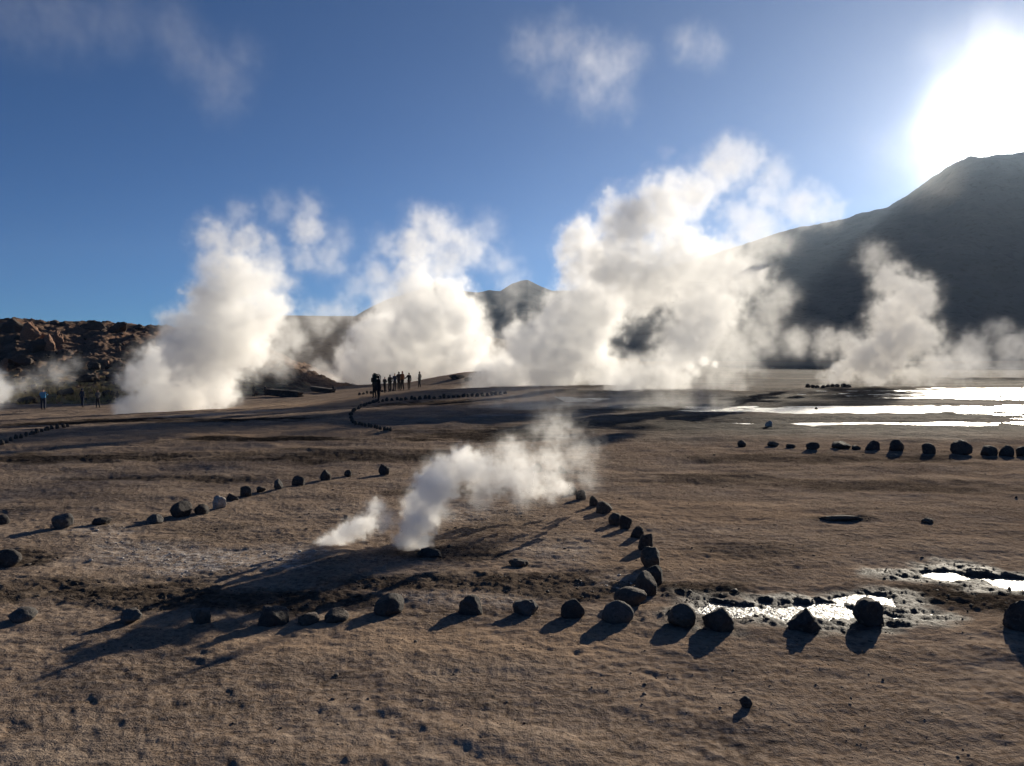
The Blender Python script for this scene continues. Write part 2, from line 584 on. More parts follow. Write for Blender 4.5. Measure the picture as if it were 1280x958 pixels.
# ------------------------------------------------------------------ stones
def stone_mesh(seed, w, d, h, kind):
    """one stone: rounded, blocky or angular, base sunk a little"""
    rnd = random.Random(seed)
    bm = bmesh.new()
    bmesh.ops.create_icosphere(bm, subdivisions=4, radius=.5)
    cuts = {'round': 5, 'block': 10, 'angular': 11, 'crag': 16}[kind]
    planes = []
    for _ in range(cuts):
        n = Vector((rnd.gauss(0, 1), rnd.gauss(0, 1), rnd.gauss(0, .8))).normalized()
        planes.append((n, rnd.uniform(.17, .40) if kind == 'crag' else rnd.uniform(.27, .44) if kind != 'round' else rnd.uniform(.34, .46)))
    from mathutils import noise as mn
    off = Vector((rnd.uniform(-50, 50), rnd.uniform(-50, 50), rnd.uniform(-50, 50)))
    for v in bm.verts:
        p = v.co.copy()
        p *= 1 + .24 * mn.noise(p * 1.9 + off)
        for n, dd in planes:
            q = p.dot(n) - dd
            if q > 0: p -= n * q * .95
        a = .022 if kind == 'round' else .07 if kind == 'crag' else .045
        p += p.normalized() * (a * mn.noise(p * 7 + off) + a * .5 * mn.noise(p * 17 + off))
        v.co = p
    lo = min(v.co.z for v in bm.verts); hi = max(v.co.z for v in bm.verts)
    xs = [v.co.x for v in bm.verts]; ys = [v.co.y for v in bm.verts]
    cx, cy = .5 * (min(xs) + max(xs)), .5 * (min(ys) + max(ys))
    sink = rnd.uniform(.22, .55)
    sx, sy, sz = w / (max(xs) - min(xs)), d / (max(ys) - min(ys)), h * (1 + sink) / (hi - lo)
    for v in bm.verts:
        v.co = Vector(((v.co.x - cx) * sx, (v.co.y - cy) * sy, (v.co.z - lo) * sz - sink * h))
    me = bpy.data.meshes.new("stone"); bm.to_mesh(me); bm.free()
    me.polygons.foreach_set('use_smooth', np.ones(len(me.polygons), bool))
    return me


ROCKM = {
    'dark': rock_material("dark_stone", (.030, .027, .026), (.070, .060, .053), (.11, .095, .08), .12),
    'grey': rock_material("grey_stone", (.055, .051, .048), (.115, .105, .096), (.18, .165, .15), .22),
    'brown': rock_material("brown_stone", (.050, .039, .032), (.105, .080, .062), (.16, .125, .095), .25),
    'pale': rock_material("pale_stone", (.26, .22, .19), (.42, .37, .32), (.52, .47, .41), .1),
}


def stone(px, py, w, h, label, m='dark', kind='round', group='stones edging the walkways', name='stone', cat='stone', seed=None, depth=None, hgt=None):
    c = hit(px, py, hground)
    s = mpp(c.y)
    sd = seed if seed is not None else int(px * 131 + py * 17)
    rnd = random.Random(sd)
    W, H = w * s * .94, h * s * 1.0
    D = W * rnd.uniform(.65, 1.2) if depth is None else depth
    me = stone_mesh(sd, W, D, H, kind)
    o = mesh_obj(name, me, ROCKM[m])
    # the pixel marks the front foot of the stone
    p = Vector((c.x * (1 + .35 * D / c.y), c.y + .35 * D, 0))
    p.z = float(hground(np.array([p.x]), np.array([p.y]))[0])
    o.location = p
    return tag(o, label, cat, group)


FRONT = [
    (28, 778, 36, 15, "low smooth stone half sunk at the left end of the front row", 'grey', 'round'),
    (162, 781, 30, 17, "grey rounded stone with a long thin shadow, second from the left in the front row", 'grey', 'block'),
    (251, 782, 29, 20, "grey pointed stone in the front row, third from the left", 'grey', 'angular'),
    (343, 783, 39, 21, "black blocky stone with a broad flat top beside two low clods", 'dark', 'block'),
    (386, 781, 30, 11, "low crumbly dark clod just right of the black blocky stone", 'brown', 'angular'),
    (421, 778, 34, 11, "low flat dark clod, the further right of a pair in the front row", 'brown', 'angular'),
    (486, 770, 40, 22, "plump black rounded stone below the steaming vent, with a long shadow to its left", 'dark', 'round'),
    (588, 769, 34, 22, "dark square-shouldered stone in the front row right of the plump black one", 'dark', 'block'),
    (657, 770, 36, 19, "greyish stone with a lit right edge, leaning left in the front row", 'grey', 'angular'),
    (716, 773, 33, 22, "black rounded stone just left of the smooth oval boulder", 'dark', 'round'),
    (772, 779, 45, 25, "smooth grey oval boulder with a pale top where the two stone rows meet", 'grey', 'round'),
    (851, 784, 39, 26, "round brown-grey stone standing alone right of the smooth oval boulder", 'brown', 'round'),
    (899, 790, 42, 29, "wedge-shaped dark stone with a sloping right side by the glittering puddle", 'dark', 'angular'),
    (1006, 791, 52, 27, "wide dark angular stone with a broad shadow in front of the glittering puddle", 'dark', 'angular'),
    (1083, 782, 38, 30, "black craggy stone at the right end of the glittering puddle", 'dark', 'block'),
    (1277, 790, 44, 36, "big black stone cut off by the right edge of the picture", 'dark', 'block'),
]
for f_ in FRONT: stone(*f_)

CURVE = [
    (787, 757, 44, 20, "long low brown stone lying behind the smooth oval boulder", 'brown', 'round'),
    (807, 745, 29, 28, "tall smooth egg-shaped stone with a lit rim in the curved row", 'brown', 'round'),
    (816, 732, 28, 23, "dark stone tucked behind the egg-shaped one in the curved row", 'dark', 'round'),
    (813, 712, 27, 26, "domed stone with a pale lit crest in the curved row", 'brown', 'round'),
    (807, 688, 21, 20, "dark squarish stone in the bend of the curved row", 'dark', 'block'),
    (796, 673, 18, 14, "small dark stone between squarish and upright ones in the curved row", 'dark', 'block'),
    (782, 662, 17, 18, "upright dark stone in the curved row with a long oval shadow", 'dark', 'block'),
    (769, 657, 19, 15, "brown stone leaning against the upright dark stone of the curved row", 'brown', 'round'),
    (755, 642, 23, 14, "long brown stone near the far end of the curved row", 'brown', 'block'),
    (742, 633, 12, 13, "small black upright stone near the far end of the curved row", 'dark', 'round'),
    (726, 625, 14, 11, "small stone, second from the steam at the far end of the curved row", 'brown', 'round'),
    (716, 618, 11, 10, "small stone nearest the steam at the far end of the curved row", 'brown', 'round'),
    (672, 591, 12, 11, "dark stone showing through the drifting front steam", 'dark', 'round'),
    (703, 592, 12, 9, "faint low stone at the right fringe of the drifting front steam", 'dark', 'block'),
]
for f_ in CURVE: stone(*f_)

LEFTROW = [
    (4, 656, 17, 12, "dark stone cut by the left edge in the back left row", 'dark', 'round'),
    (79, 660, 27, 17, "round grey stone on its own in the back left row with a shadow", 'grey', 'round'),
    (128, 656, 22, 8, "flat dark stone in the back left row right of the lone round one", 'dark', 'block'),
    (193, 655, 22, 12, "low grey stone just left of the largest stone of the back left row", 'grey', 'block'),
    (226, 647, 27, 18, "largest dark boulder of the back left row", 'dark', 'round'),
    (252, 643, 18, 13, "dark stone touching the right side of the largest boulder of the back left row", 'dark', 'round'),
    (274, 636, 18, 16, "pale sunlit stone in the back left row", 'pale', 'block'),
    (290, 626, 16, 9, "low dark stone right of the pale sunlit stone", 'dark', 'block'),
    (308, 621, 16, 13, "domed dark stone two places right of the pale sunlit stone", 'dark', 'round'),
    (326, 616, 14, 7, "small flat stone between the domed stone and the grey upright stone", 'brown', 'block'),
    (348, 612, 11, 13, "grey upright stone in the back left row", 'grey', 'block'),
    (373, 607, 17, 11, "dark domed stone immediately right of the grey upright stone", 'dark', 'round'),
    (407, 601, 14, 13, "dark round stone near the right end of the back left row", 'dark', 'round'),
    (435, 596, 10, 8, "smallest stone of the back left row, left of its last stone", 'dark', 'round'),
    (480, 594, 15, 13, "last stone of the back left row, dark, left of the front steam", 'dark', 'block'),
    (12, 709, 34, 20, "dark low stone in shadow at the left edge between the two rows", 'dark', 'round'),
    (537, 697, 34, 11, "dark lump of sinter beside the mouth of the front steam vent", 'dark', 'angular'),
    (648, 709, 28, 9, "low dark lump right of the front steam vent", 'brown', 'angular'),
    (932, 886, 17, 14, "small dark lone pebble on the bare soil in the foreground", 'dark', 'angular'),
    (1052, 652, 62, 6, "long low dark clod on the bare ground right of the curved row", 'brown', 'angular'),
    (1160, 655, 17, 5, "small low clod right of the long one on bare ground", 'brown', 'angular'),
]
for f_ in LEFTROW: stone(*f_, depth=(.10 if f_[2] > 50 else None))

RIGHTROW = [
    (927, 559, 12, 8, "small dark stone at the left end of the back right row", 'dark', 'round'),
    (966, 559, 15, 6, "low dark stone, second in the back right row", 'dark', 'block'),
    (988, 560, 12, 5, "flattest stone of the back right row", 'dark', 'block'),
    (1015, 562, 19, 9, "domed dark stone left of the long low one in the back right row", 'dark', 'round'),
    (1050, 562, 26, 9, "long low dark stone in the back right row", 'dark', 'block'),
    (1069, 562, 13, 5, "tiny dark stone right of the long low one in the back right row", 'dark', 'block'),
    (1090, 563, 20, 12, "dark squarish stone in the middle of the back right row", 'dark', 'block'),
    (1121, 564, 20, 14, "dark pointed stone in the middle of the back right row", 'dark', 'angular'),
    (1161, 568, 18, 13, "dark round stone left of the biggest one in the back right row", 'dark', 'round'),
    (1202, 569, 28, 18, "biggest dark boulder of the back right row", 'dark', 'block'),
    (1236, 570, 21, 12, "dark stone just right of the biggest boulder in the back right row", 'dark', 'round'),
    (1258, 571, 19, 14, "dark domed stone, last whole one at the right of the back right row", 'dark', 'round'),
    (1279, 571, 17, 13, "dark stone cut by the right edge in the back right row", 'dark', 'round'),
    (961, 534, 11, 8, "pale white stone at the edge of the wet flats", 'pale', 'angular'),
    (1020, 513, 6, 4, "tiny dark stone standing in the shallow water", 'dark', 'angular'),
]
for f_ in RIGHTROW: stone(*f_)


def polyline(pts, n):
    pts = np.array(pts, float)
    seg = np.hypot(*np.diff(pts, axis=0).T); s = np.concatenate([[0], np.cumsum(seg)])
    q = np.linspace(0, s[-1], n)
    return np.stack([np.interp(q, s, pts[:, 0]), np.interp(q, s, pts[:, 1])], -1)


SMALL = []
_r = random.Random(5)
for pts, n, w, h, lab, grp, m in [
    ([(2, 556), (22, 549), (45, 542), (66, 537), (85, 534)], 14, 6, 5, "one of the small dark stones lining the far left path below the hill", "small stones along the far left path", 'brown'),
    ([(478, 502), (515, 500), (555, 498), (595, 496), (632, 493)], 27, 5, 4, "one of the small dark stones lining the path right of the leading walker", "small stones along the path right of the walkers", 'dark'),
    ([(470, 503), (452, 509), (440, 516), (438, 522), (440, 527)], 12, 5, 4, "one of the small dark stones where the path bends left of the walkers", "small stones at the bend of the path", 'dark'),
    ([(442, 530), (455, 533), (470, 536), (488, 539)], 13, 5, 4, "one of the small stones on the lower edge of the path below the walkers", "small stones on the lower edge of the path", 'brown'),
    ([(450, 494), (470, 491), (492, 489)], 10, 4, 3, "one of the small dark stones behind the leading walker", "small stones behind the walkers", 'dark'),
    ([(1009, 485), (1024, 485), (1040, 484), (1060, 484)], 9, 6, 4, "one of the small black rocks around the foot of the right steam plume", "rocks at the right vent", 'dark'),
]:
    for (px, py) in polyline(pts, n):
        stone(px + _r.uniform(-1, 1), py + _r.uniform(-.4, .4), w * _r.uniform(.75, 1.25), h * _r.uniform(.8, 1.3), lab, m, _r.choice(['round', 'block']), grp)
stone(571, 474, 22, 5, "flat dark rock slab on top of the mound right of the walkers", 'dark', 'block')
stone(585, 476, 12, 4, "small dark rock on top of the mound right of the flat slab", 'dark', 'block')


# boulders and outcrops on the left hill: placed by casting down on the hill mesh
def hill_z(px, t_depth):
    o = bpy.data.objects['hill']
    hit_, loc, nrm, idx = o.ray_cast(Vector(((px - CX) / F * t_depth, t_depth, 100)), Vector((0, 0, -1)))
    return loc if hit_ else None


def hill_hit(px, py):
    o = bpy.data.objects['hill']
    a, b = ray(px, py)
    h_, loc, nrm, idx = o.ray_cast(Vector((0, 0, EYE)), Vector((a, 1, b)).normalized())
    return loc if h_ else None


ROCKM['red'] = rock_material("red_outcrop", (.12, .066, .044), (.30, .165, .105), (.40, .26, .17), .2)
ROCKM['black'] = rock_material("black_outcrop", (.050, .038, .032), (.105, .076, .058), (.17, .115, .08), .15)
bpy.context.view_layer.update()
BOULDERS = [  # px, py, w, h, material, shape, label
    (37, 424, 26, 22, 'red', 'angular', "reddish upright crag at the top left of the hill"),
    (56, 438, 22, 20, 'red', 'angular', "sunlit rusty crag stepping down from the hilltop"),
    (70, 430, 16, 16, 'red', 'angular', "rusty pointed outcrop right of the reddish crags"),
    (16, 414, 34, 16, 'black', 'block', "black blocky ledge at the upper left corner of the hill"),
    (45, 440, 30, 16, 'black', 'block', "black slab under the sunlit rusty crag"),
    (2, 466, 12, 18, 'red', 'angular', "orange-brown rock at the left edge of the picture"),
    (112, 412, 30, 11, 'black', 'round', "dark hump on the hill skyline, the widest one"),
    (146, 416, 26, 13, 'black', 'round', "dark hump on the skyline left of the big left steam plume"),
    (172, 412, 14, 7, 'black', 'block', "small dark rock on the skyline touching the left plume"),
    (66, 406, 14, 6, 'black', 'block', "small black rock on the skyline above the rusty outcrop"),
    (115, 462, 18, 10, 'brown', 'angular', "brown broken rock halfway up the hill"),
    (108, 478, 26, 11, 'black', 'block', "dark rock band above the standing visitors"),
    (140, 476, 20, 10, 'black', 'angular', "dark craggy rock near the foot of the left plume"),
    (154, 472, 14, 9, 'brown', 'angular', "brown rock beside the edge of the left plume"),
    (22, 458, 30, 14, 'black', 'angular', "dark outcrop low on the left of the hill"),
    (78, 495, 24, 10, 'brown', 'round', "low purple-brown rock between the visitors at the hill foot"),
    (30, 505, 26, 9, 'black', 'round', "dark low rock left of the visitor in the blue jacket"),
    (135, 496, 18, 8, 'brown', 'angular', "small brown rock behind the visitors at the hill foot"),
]
for (px, py, w, h, m, kd, lab) in BOULDERS:
    p = hill_hit(px, py)
    if p is None:
        q = hit(px, py, hground); p = q
    s = mpp(p.y)
    me = stone_mesh(int(px * 7 + py), w * s, w * s * .8, h * s * 1.3, 'crag')
    o = mesh_obj("boulder", me, ROCKM[m]); o.location = (p.x, p.y + .2 * w * s, p.z - .25 * h * s)
    o.rotation_euler = (0, random.Random(px).uniform(-.15, .15), 0)
    tag(o, lab, "boulder", "boulders on the left hill")
_r = random.Random(31)
n_ = 0
while n_ < 95:
    px, py = _r.uniform(-10, 330), _r.uniform(404, 505)
    p = hill_hit(px, py)
    if p is None: continue
    n_ += 1
    s = mpp(p.y); w = _r.uniform(2.5, 9)
    me = stone_mesh(n_ * 13, w * s, w * s * .8, w * s * _r.uniform(.4, .75), 'crag')
    o = mesh_obj("rubble_rock", me, ROCKM[_r.choice(['black', 'black', 'brown', 'red'])]); o.location = (p.x, p.y, p.z - .04 * w * s)
    tag(o, "one of the small broken rocks strewn over the slope of the left hill", "rock", "loose rocks strewn on the left hill")


# ------------------------------------------------------------------ gravel, clods, tussocks (stuff)
def scatter(name, pts, sizes, material, seed, flat=.6, kind='stuff'):
    rng = np.random.default_rng(seed)
    bm = bmesh.new(); bmesh.ops.create_icosphere(bm, subdivisions=1, radius=1)
    bv = np.array([v.co[:] for v in bm.verts]); bf = np.array([[v.index for v in f.verts] for f in bm.faces]); bm.free()
    n = len(pts); nv = len(bv)
    jit = 1 + rng.uniform(-.35, .35, (n, nv, 1))
    ang = rng.uniform(0, 6.283, n); sc_ = sizes[:, None] * rng.uniform(.6, 1.3, (n, 3)) * np.array([1, 1, flat])
    v = bv[None] * jit * sc_[:, None, :]
    c, s = np.cos(ang)[:, None], np.sin(ang)[:, None]
    v = np.stack([v[..., 0] * c - v[..., 1] * s, v[..., 0] * s + v[..., 1] * c, v[..., 2]], -1)
    v = v + pts[:, None, :]
    f = bf[None] + (np.arange(n) * nv)[:, None, None]
    me = np_mesh(name, v.reshape(-1, 3), f.reshape(-1, 3), smooth=False)
    o = mesh_obj(name, me, material)
    return tag(o, kind=kind)


def scatter_points(n, rmin, rmax, seed, dens=None, half=36):
    rng = np.random.default_rng(seed)
    u = rng.uniform(0, 1, n * 3)
    r = rmin * (rmax / rmin) ** u
    th = rng.uniform(R(-half), R(half), n * 3)
    x, y = r * np.sin(th), r * np.cos(th)
    if dens is not None:
        keep = rng.uniform(0, 1, n * 3) < dens(x, y)
        x, y, r = x[keep], y[keep], r[keep]
    x, y, r = x[:n], y[:n], r[:n]
    return x, y, r


GRAV = rock_material("gravel", (.095, .072, .056), (.22, .168, .130), (.32, .25, .20), .2)
x, y, r = scatter_points(3500, 2.4, 16, 3, lambda x, y: .15 + .85 * sst(-.1, .4, fbm(x * .9, y * 1.2, 3, 301)))
sz = np.random.default_rng(4).pareto(3.2, len(x)) * .0026 + .0016
sz = np.minimum(sz, .014) * (1 + r * .05)
scatter("gravel", np.stack([x, y, hground(x, y) + sz * .15], -1), sz, GRAV, 5)
# darker clods in the broken wet ground behind the front row
x, y, r = scatter_points(3500, 4.6, 9.5, 13, lambda x, y: np.clip(ground_layers(x, y)[0] * 1.2 - .15, 0, 1))
sz = np.minimum(np.random.default_rng(14).pareto(3.2, len(x)) * .005 + .004, .026)
CLOD = plain("clod_soil", (.060, .048, .040), .85, .4, 20)
scatter("dirt_clods", np.stack([x, y, hground(x, y) + sz * .2], -1), sz, CLOD, 15)
# pale crumbs of mineral crust
x, y, r = scatter_points(5000, 5.0, 9.5, 23, lambda x, y: np.clip(ground_layers(x, y)[1] * 1.5 - .2, 0, 1))
sz = np.minimum(np.random.default_rng(24).pareto(3.0, len(x)) * .004 + .004, .02)
scatter("crust_debris", np.stack([x, y, hground(x, y) + sz * .2], -1), sz, plain("crust", (.48, .43, .38), .9, .25, 20), 25, flat=.45)


def tussocks():
    """dry grass tufts at the foot of the left hill, one mass of ground cover"""
    rng = np.random.default_rng(77)
    V, Fc = [], []
    n = 0
    for _ in range(420):
        px, py = rng.uniform(-10, 240), rng.normal(494, 9)
        p = hill_hit(px, py)
        if p is None or p.y > 112: continue
        s = rng.uniform(.25, .6)
        for b in range(22):
            a = rng.uniform(0, 6.28); t = rng.uniform(.1, .8); w = .05 * s
            base = np.array([p.x + rng.normal(0, .2 * s), p.y + rng.normal(0, .2 * s), p.z - .05])
            tip = base + np.array([math.cos(a) * t * s, math.sin(a) * t * s, s * rng.uniform(.7, 1.2)])
            side = np.array([-math.sin(a), math.cos(a), 0]) * w
            V += [base - side, base + side, tip]
            Fc.append([n, n + 1, n + 2]); n += 3
    me = np_mesh("dry_grass", np.array(V), np.array(Fc), smooth=False)
    m = plain("dry_grass", (.30, .235, .105), .9, .35, 3)
    return tag(mesh_obj("dry_grass", me, m), kind='stuff')


tussocks()


# ------------------------------------------------------------------ low stone walls by the far pools
def box_wall(name, px0, px1, pyb, hpx, label, seed):
    a, b = hit(px0, pyb, hground), hit(px1, pyb, hground)
    root = link(bpy.data.objects.new(name, None)); root.location = (a + b) * .5; root.empty_display_size = .3
    tag(root, label, "wall")
    L = (b - a).length; s = mpp(a.y); H = hpx * s
    rnd = random.Random(seed)
    bm = bmesh.new()
    nx = max(6, int(L / .45)); rows = 4
    for j in range(rows):
        for i in range(nx):
            bw, bh = L / nx, H * .88 / rows
            m4 = Matrix.Translation((-L / 2 + (i + .5 + (.25 if j % 2 else -.1)) * bw, rnd.uniform(-.05, .05), (j + .5) * bh)) @ Matrix.Rotation(rnd.uniform(-.08, .08), 4, 'Y') @ Matrix.Diagonal((bw * rnd.uniform(.95, 1.1), .5 * rnd.uniform(.9, 1.1), bh * rnd.uniform(1.0, 1.2), 1))
            bmesh.ops.create_cube(bm, size=1, matrix=m4)
    bmesh.ops.bevel(bm, geom=bm.edges[:], offset=.03, segments=1, affect='EDGES')
    me = bpy.data.meshes.new("masonry"); bm.to_mesh(me); bm.free()
    mesh_obj("masonry", me, ROCKM['black'], root)
    bm = bmesh.new()
    for i in range(int(L / .9) + 1):
        bmesh.ops.create_cube(bm, size=1, matrix=Matrix.Translation((-L / 2 + i * .9, 0, H * .93)) @ Matrix.Rotation(rnd.uniform(-.04, .04), 4, 'Y') @ Matrix.Diagonal((.86, .62, H * .14, 1)))
    bmesh.ops.bevel(bm, geom=bm.edges[:], offset=.03, segments=1, affect='EDGES')
    me = bpy.data.meshes.new("coping"); bm.to_mesh(me); bm.free()
    mesh_obj("coping", me, ROCKM['brown'], root)
    root.rotation_euler = (0, 0, math.atan2(b.y - a.y, b.x - a.x))
    return root


box_wall("stone_wall", 333, 376, 496, 8, "longer low dark stone wall standing before the far steam", 1)
box_wall("stone_wall", 391, 416, 491, 6, "shorter low dark stone wall with a visitor at its right end", 2)


# ------------------------------------------------------------------ people
def skin(name, verts, edges, radii, sub=2):
    me = bpy.data.meshes.new(name)
    me.from_pydata(verts, edges, [])
    o = bpy.data.objects.new(name, me); COL.objects.link(o)
    md = o.modifiers.new("skin", 'SKIN'); md.use_smooth_shade = True
    for i, sv in enumerate(me.skin_vertices[0].data):
        r = radii[i]
        sv.radius = (r, r) if not isinstance(r, tuple) else r
        sv.use_root = (i == 0)
    if sub:
        sd = o.modifiers.new("sub", 'SUBSURF'); sd.levels = sub; sd.render_levels = sub
    dg = bpy.context.evaluated_depsgraph_get()
    dg.update()
    out = bpy.data.meshes.new_from_object(o.evaluated_get(dg))
    bpy.data.objects.remove(o); bpy.data.meshes.remove(me)
    out.name = name
    return out


def merge(meshes, name):
    bm = bmesh.new()
    for m in meshes: bm.from_mesh(m)
    me = bpy.data.meshes.new(name); bm.to_mesh(me); bm.free()
    me.polygons.foreach_set('use_smooth', np.ones(len(me.polygons), bool))
    return me


def figure(pose):
    """meshes of one 1.72 m figure facing +y: body (skin), jacket, trousers, hat, shoes"""
    hip_z = .92
    stride = pose.get('stride', 0.06)
    lean = pose.get('lean', 0.0)
    J = {
        'pelvis': (0, 0, hip_z), 'waist': (0, .01 + lean * .3, 1.08), 'chest': (0, lean * .7, 1.28), 'neck0': (0, lean, 1.43), 'neck1': (0, .015 + lean, 1.50),
        'head0': (0, .03 + lean, 1.575), 'head1': (0, .02 + lean, 1.66),
    }
    J['hipL'] = (-.095, 0, .88); J['hipR'] = (.095, 0, .88)
    J['kneeL'] = (-.105, stride * .7 + .02, .49); J['kneeR'] = (.105, -stride * .3 + .02, .49)
    J['ankL'] = (-.11, stride, .085); J['ankR'] = (.11, -stride - .02, .085)
    J['toeL'] = (-.125, stride + .15, .035); J['toeR'] = (.125, -stride + .13, .035)
    sh = .185
    J['shL'] = (-sh, lean * .95, 1.385); J['shR'] = (sh, lean * .95, 1.385)
    arms = pose.get('arms', 'down')
    if arms == 'down':
        for s, n in ((-1, 'L'), (1, 'R')):
            J['el' + n] = (s * .25, -.03, 1.11); J['wr' + n] = (s * .255, .06, .87)
    elif arms == 'front':      # holding something before the chest
        for s, n in ((-1, 'L'), (1, 'R')):
            J['el' + n] = (s * .27, .04 + lean, 1.13); J['wr' + n] = (s * .10, .26 + lean, 1.26)
    elif arms == 'photo':      # phone lifted to the face
        for s, n in ((-1, 'L'), (1, 'R')):
            J['el' + n] = (s * .25, .16 + lean, 1.19); J['wr' + n] = (s * .07, .30 + lean, 1.47)
    elif arms == 'reach':
        J['elR'] = (.34, .05, 1.20); J['wrR'] = (.52, .16, 1.08)
        J['elL'] = (-.25, -.03, 1.11); J['wrL'] = (-.255, .06, .87)
    elif arms == 'pockets':
        for s, n in ((-1, 'L'), (1, 'R')):
            J['el' + n] = (s * .29, -.08, 1.12); J['wr' + n] = (s * .20, .08, .97)
    names = list(J)
    idx = {n: i for i, n in enumerate(names)}
    rad = dict(pelvis=.115, waist=.115, chest=.135, neck0=.062, neck1=.055, head0=(.078, .095), head1=(.075, .092), hipL=.085, hipR=.085, kneeL=.056, kneeR=.056,
               ankL=.038, ankR=.038, toeL=.032, toeR=.032, shL=.060, shR=.060, elL=.043, elR=.043, wrL=.028, wrR=.028)
    E = [('pelvis', 'waist'), ('waist', 'chest'), ('chest', 'neck0'), ('neck0', 'neck1'), ('neck1', 'head0'), ('head0', 'head1'), ('pelvis', 'hipL'), ('pelvis', 'hipR'),
         ('hipL', 'kneeL'), ('hipR', 'kneeR'), ('kneeL', 'ankL'), ('kneeR', 'ankR'), ('ankL', 'toeL'), ('ankR', 'toeR'), ('chest', 'shL'), ('chest', 'shR'),
         ('shL', 'elL'), ('shR', 'elR'), ('elL', 'wrL'), ('elR', 'wrR')]
    body = skin("body", [J[n] for n in names], [(idx[a], idx[b]) for a, b in E], [rad[n] for n in names], 2)
    bits = [body]
    # face: nose, brow, ears
    hx, hy, hz = J['head0']
    bits.append(skin("nose", [(hx, hy + .085, hz + .045), (hx, hy + .112, hz + .01)], [(0, 1)], [.010, .015], 1))
    for s in (-1, 1):
        bits.append(skin("ear", [(hx + s * .078, hy, hz + .035), (hx + s * .086, hy - .01, hz + .0)], [(0, 1)], [.016, .012], 1))
    # hands: a palm, four unequal curled fingers and a thumb from the palm's side
    for s, n in ((-1, 'L'), (1, 'R')):
        w, e = Vector(J['wr' + n]), Vector(J['el' + n])
        d = (w - e).normalized()
        side = d.cross(Vector((0, 0, 1)))
        side = Vector((1, 0, 0)) if side.length < .2 else side.normalized()
        nrm = side.cross(d).normalized()
        palm = w + d * .055
        bits.append(skin("palm", [tuple(w), tuple(palm), tuple(w + d * .095)], [(0, 1), (1, 2)], [(.024, .018), (.038, .018), (.040, .015)], 1))
        for q, L in zip((-.030, -.010, .010, .030), (.062, .076, .080, .070)):
            b = w + d * .088 + side * q
            m1 = b + d * L * .5 - nrm * .006
            m2 = b + d * L * .85 - nrm * .028
            bits.append(skin("finger", [tuple(b), tuple(m1), tuple(m2)], [(0, 1), (1, 2)], [.0095, .009, .0075], 1))
        t0 = w + d * .03 - side * .03 * s; t1 = t0 + d * .03 - side * .025 * s; t2 = t1 + d * .03 - nrm * .01
        bits.append(skin("thumb", [tuple(t0), tuple(t1), tuple(t2)], [(0, 1), (1, 2)], [.013, .011, .009], 1))
    out = {'body': merge(bits, "body")}
    up = ['waist', 'hem', 'chest', 'collar', 'shL', 'shR', 'elL', 'elR', 'wrL', 'wrR']
    K = dict(J); K['hem'] = (0, 0, .80); K['collar'] = (0, lean, 1.47)
    big = pose.get('bulk', 1.0)
    rj = dict(waist=(.155 * big, .130 * big), hem=(.165 * big, .135 * big), chest=(.165 * big, .14 * big), collar=.078, shL=.086 * big, shR=.086 * big, elL=.068 * big, elR=.068 * big, wrL=.048, wrR=.048)
    ii = {n: i for i, n in enumerate(up)}
    EJ = [('waist', 'hem'), ('waist', 'chest'), ('chest', 'collar'), ('chest', 'shL'), ('chest', 'shR'), ('shL', 'elL'), ('shR', 'elR'), ('elL', 'wrL'), ('elR', 'wrR')]
    out['jacket'] = skin("jacket", [K[n] for n in up], [(ii[a], ii[b]) for a, b in EJ], [rj[n] for n in up], 2)
    lo = ['pelvis', 'hipL', 'hipR', 'kneeL', 'kneeR', 'ankL', 'ankR']
    rt = dict(pelvis=.14, hipL=.115, hipR=.115, kneeL=.090, kneeR=.090, ankL=.070, ankR=.070)
    il = {n: i for i, n in enumerate(lo)}
    ET = [('pelvis', 'hipL'), ('pelvis', 'hipR'), ('hipL', 'kneeL'), ('hipR', 'kneeR'), ('kneeL', 'ankL'), ('kneeR', 'ankR')]
    out['trousers'] = skin("trousers", [K[n] for n in lo], [(il[a], il[b]) for a, b in ET], [rt[n] for n in lo], 2)
    sh_ = []
    for n in 'LR':
        a, t = Vector(J['ank' + n]), Vector(J['toe' + n])
        sh_.append(skin("shoe", [(a.x, a.y - .03, .05), (a.x, a.y - .02, .13), tuple(Vector((t.x, t.y, .045)))], [(0, 1), (0, 2)], [.052, .055, .042], 2))
    out['shoes'] = merge(sh_, "shoes")
    if pose.get('hood'):
        out['hood'] = skin("hood", [(0, lean - .005, 1.47), (0, lean - .005, 1.60), (0, lean, 1.70)], [(0, 1), (1, 2)], [.095, (.108, .118), (.085, .098)], 2)
    else:
        out['hat'] = skin("hat", [(0, .012 + lean, 1.655), (0, .005 + lean, 1.71)], [(0, 1)], [(.098, .112), (.082, .095)], 2)
    return out


CLOTH = {}


def cloth(c):
    if c not in CLOTH:
        CLOTH[c] = plain("cloth_%s" % c, {'black': (.018, .018, .020), 'navy': (.020, .030, .055), 'blue': (.035, .20, .38), 'rust': (.20, .075, .035), 'grey': (.13, .125, .12),
                                          'charcoal': (.035, .035, .038), 'brown': (.075, .05, .038), 'green': (.03, .045, .035), 'white': (.6, .58, .55)}[c], .85, .2, 8)
    return CLOTH[c]


SKIN = plain("skin", (.42, .25, .18), .6, .1, 20)
FIG = [figure(dict(arms='pockets', hood=True, bulk=1.0)), figure(dict(arms='front', stride=.10, bulk=1.05)), figure(dict(arms='down', stride=.07, hood=True, bulk=1.05)),
       figure(dict(arms='photo', bulk=1.0)), figure(dict(arms='reach', stride=.05, bulk=1.0, hood=True))]


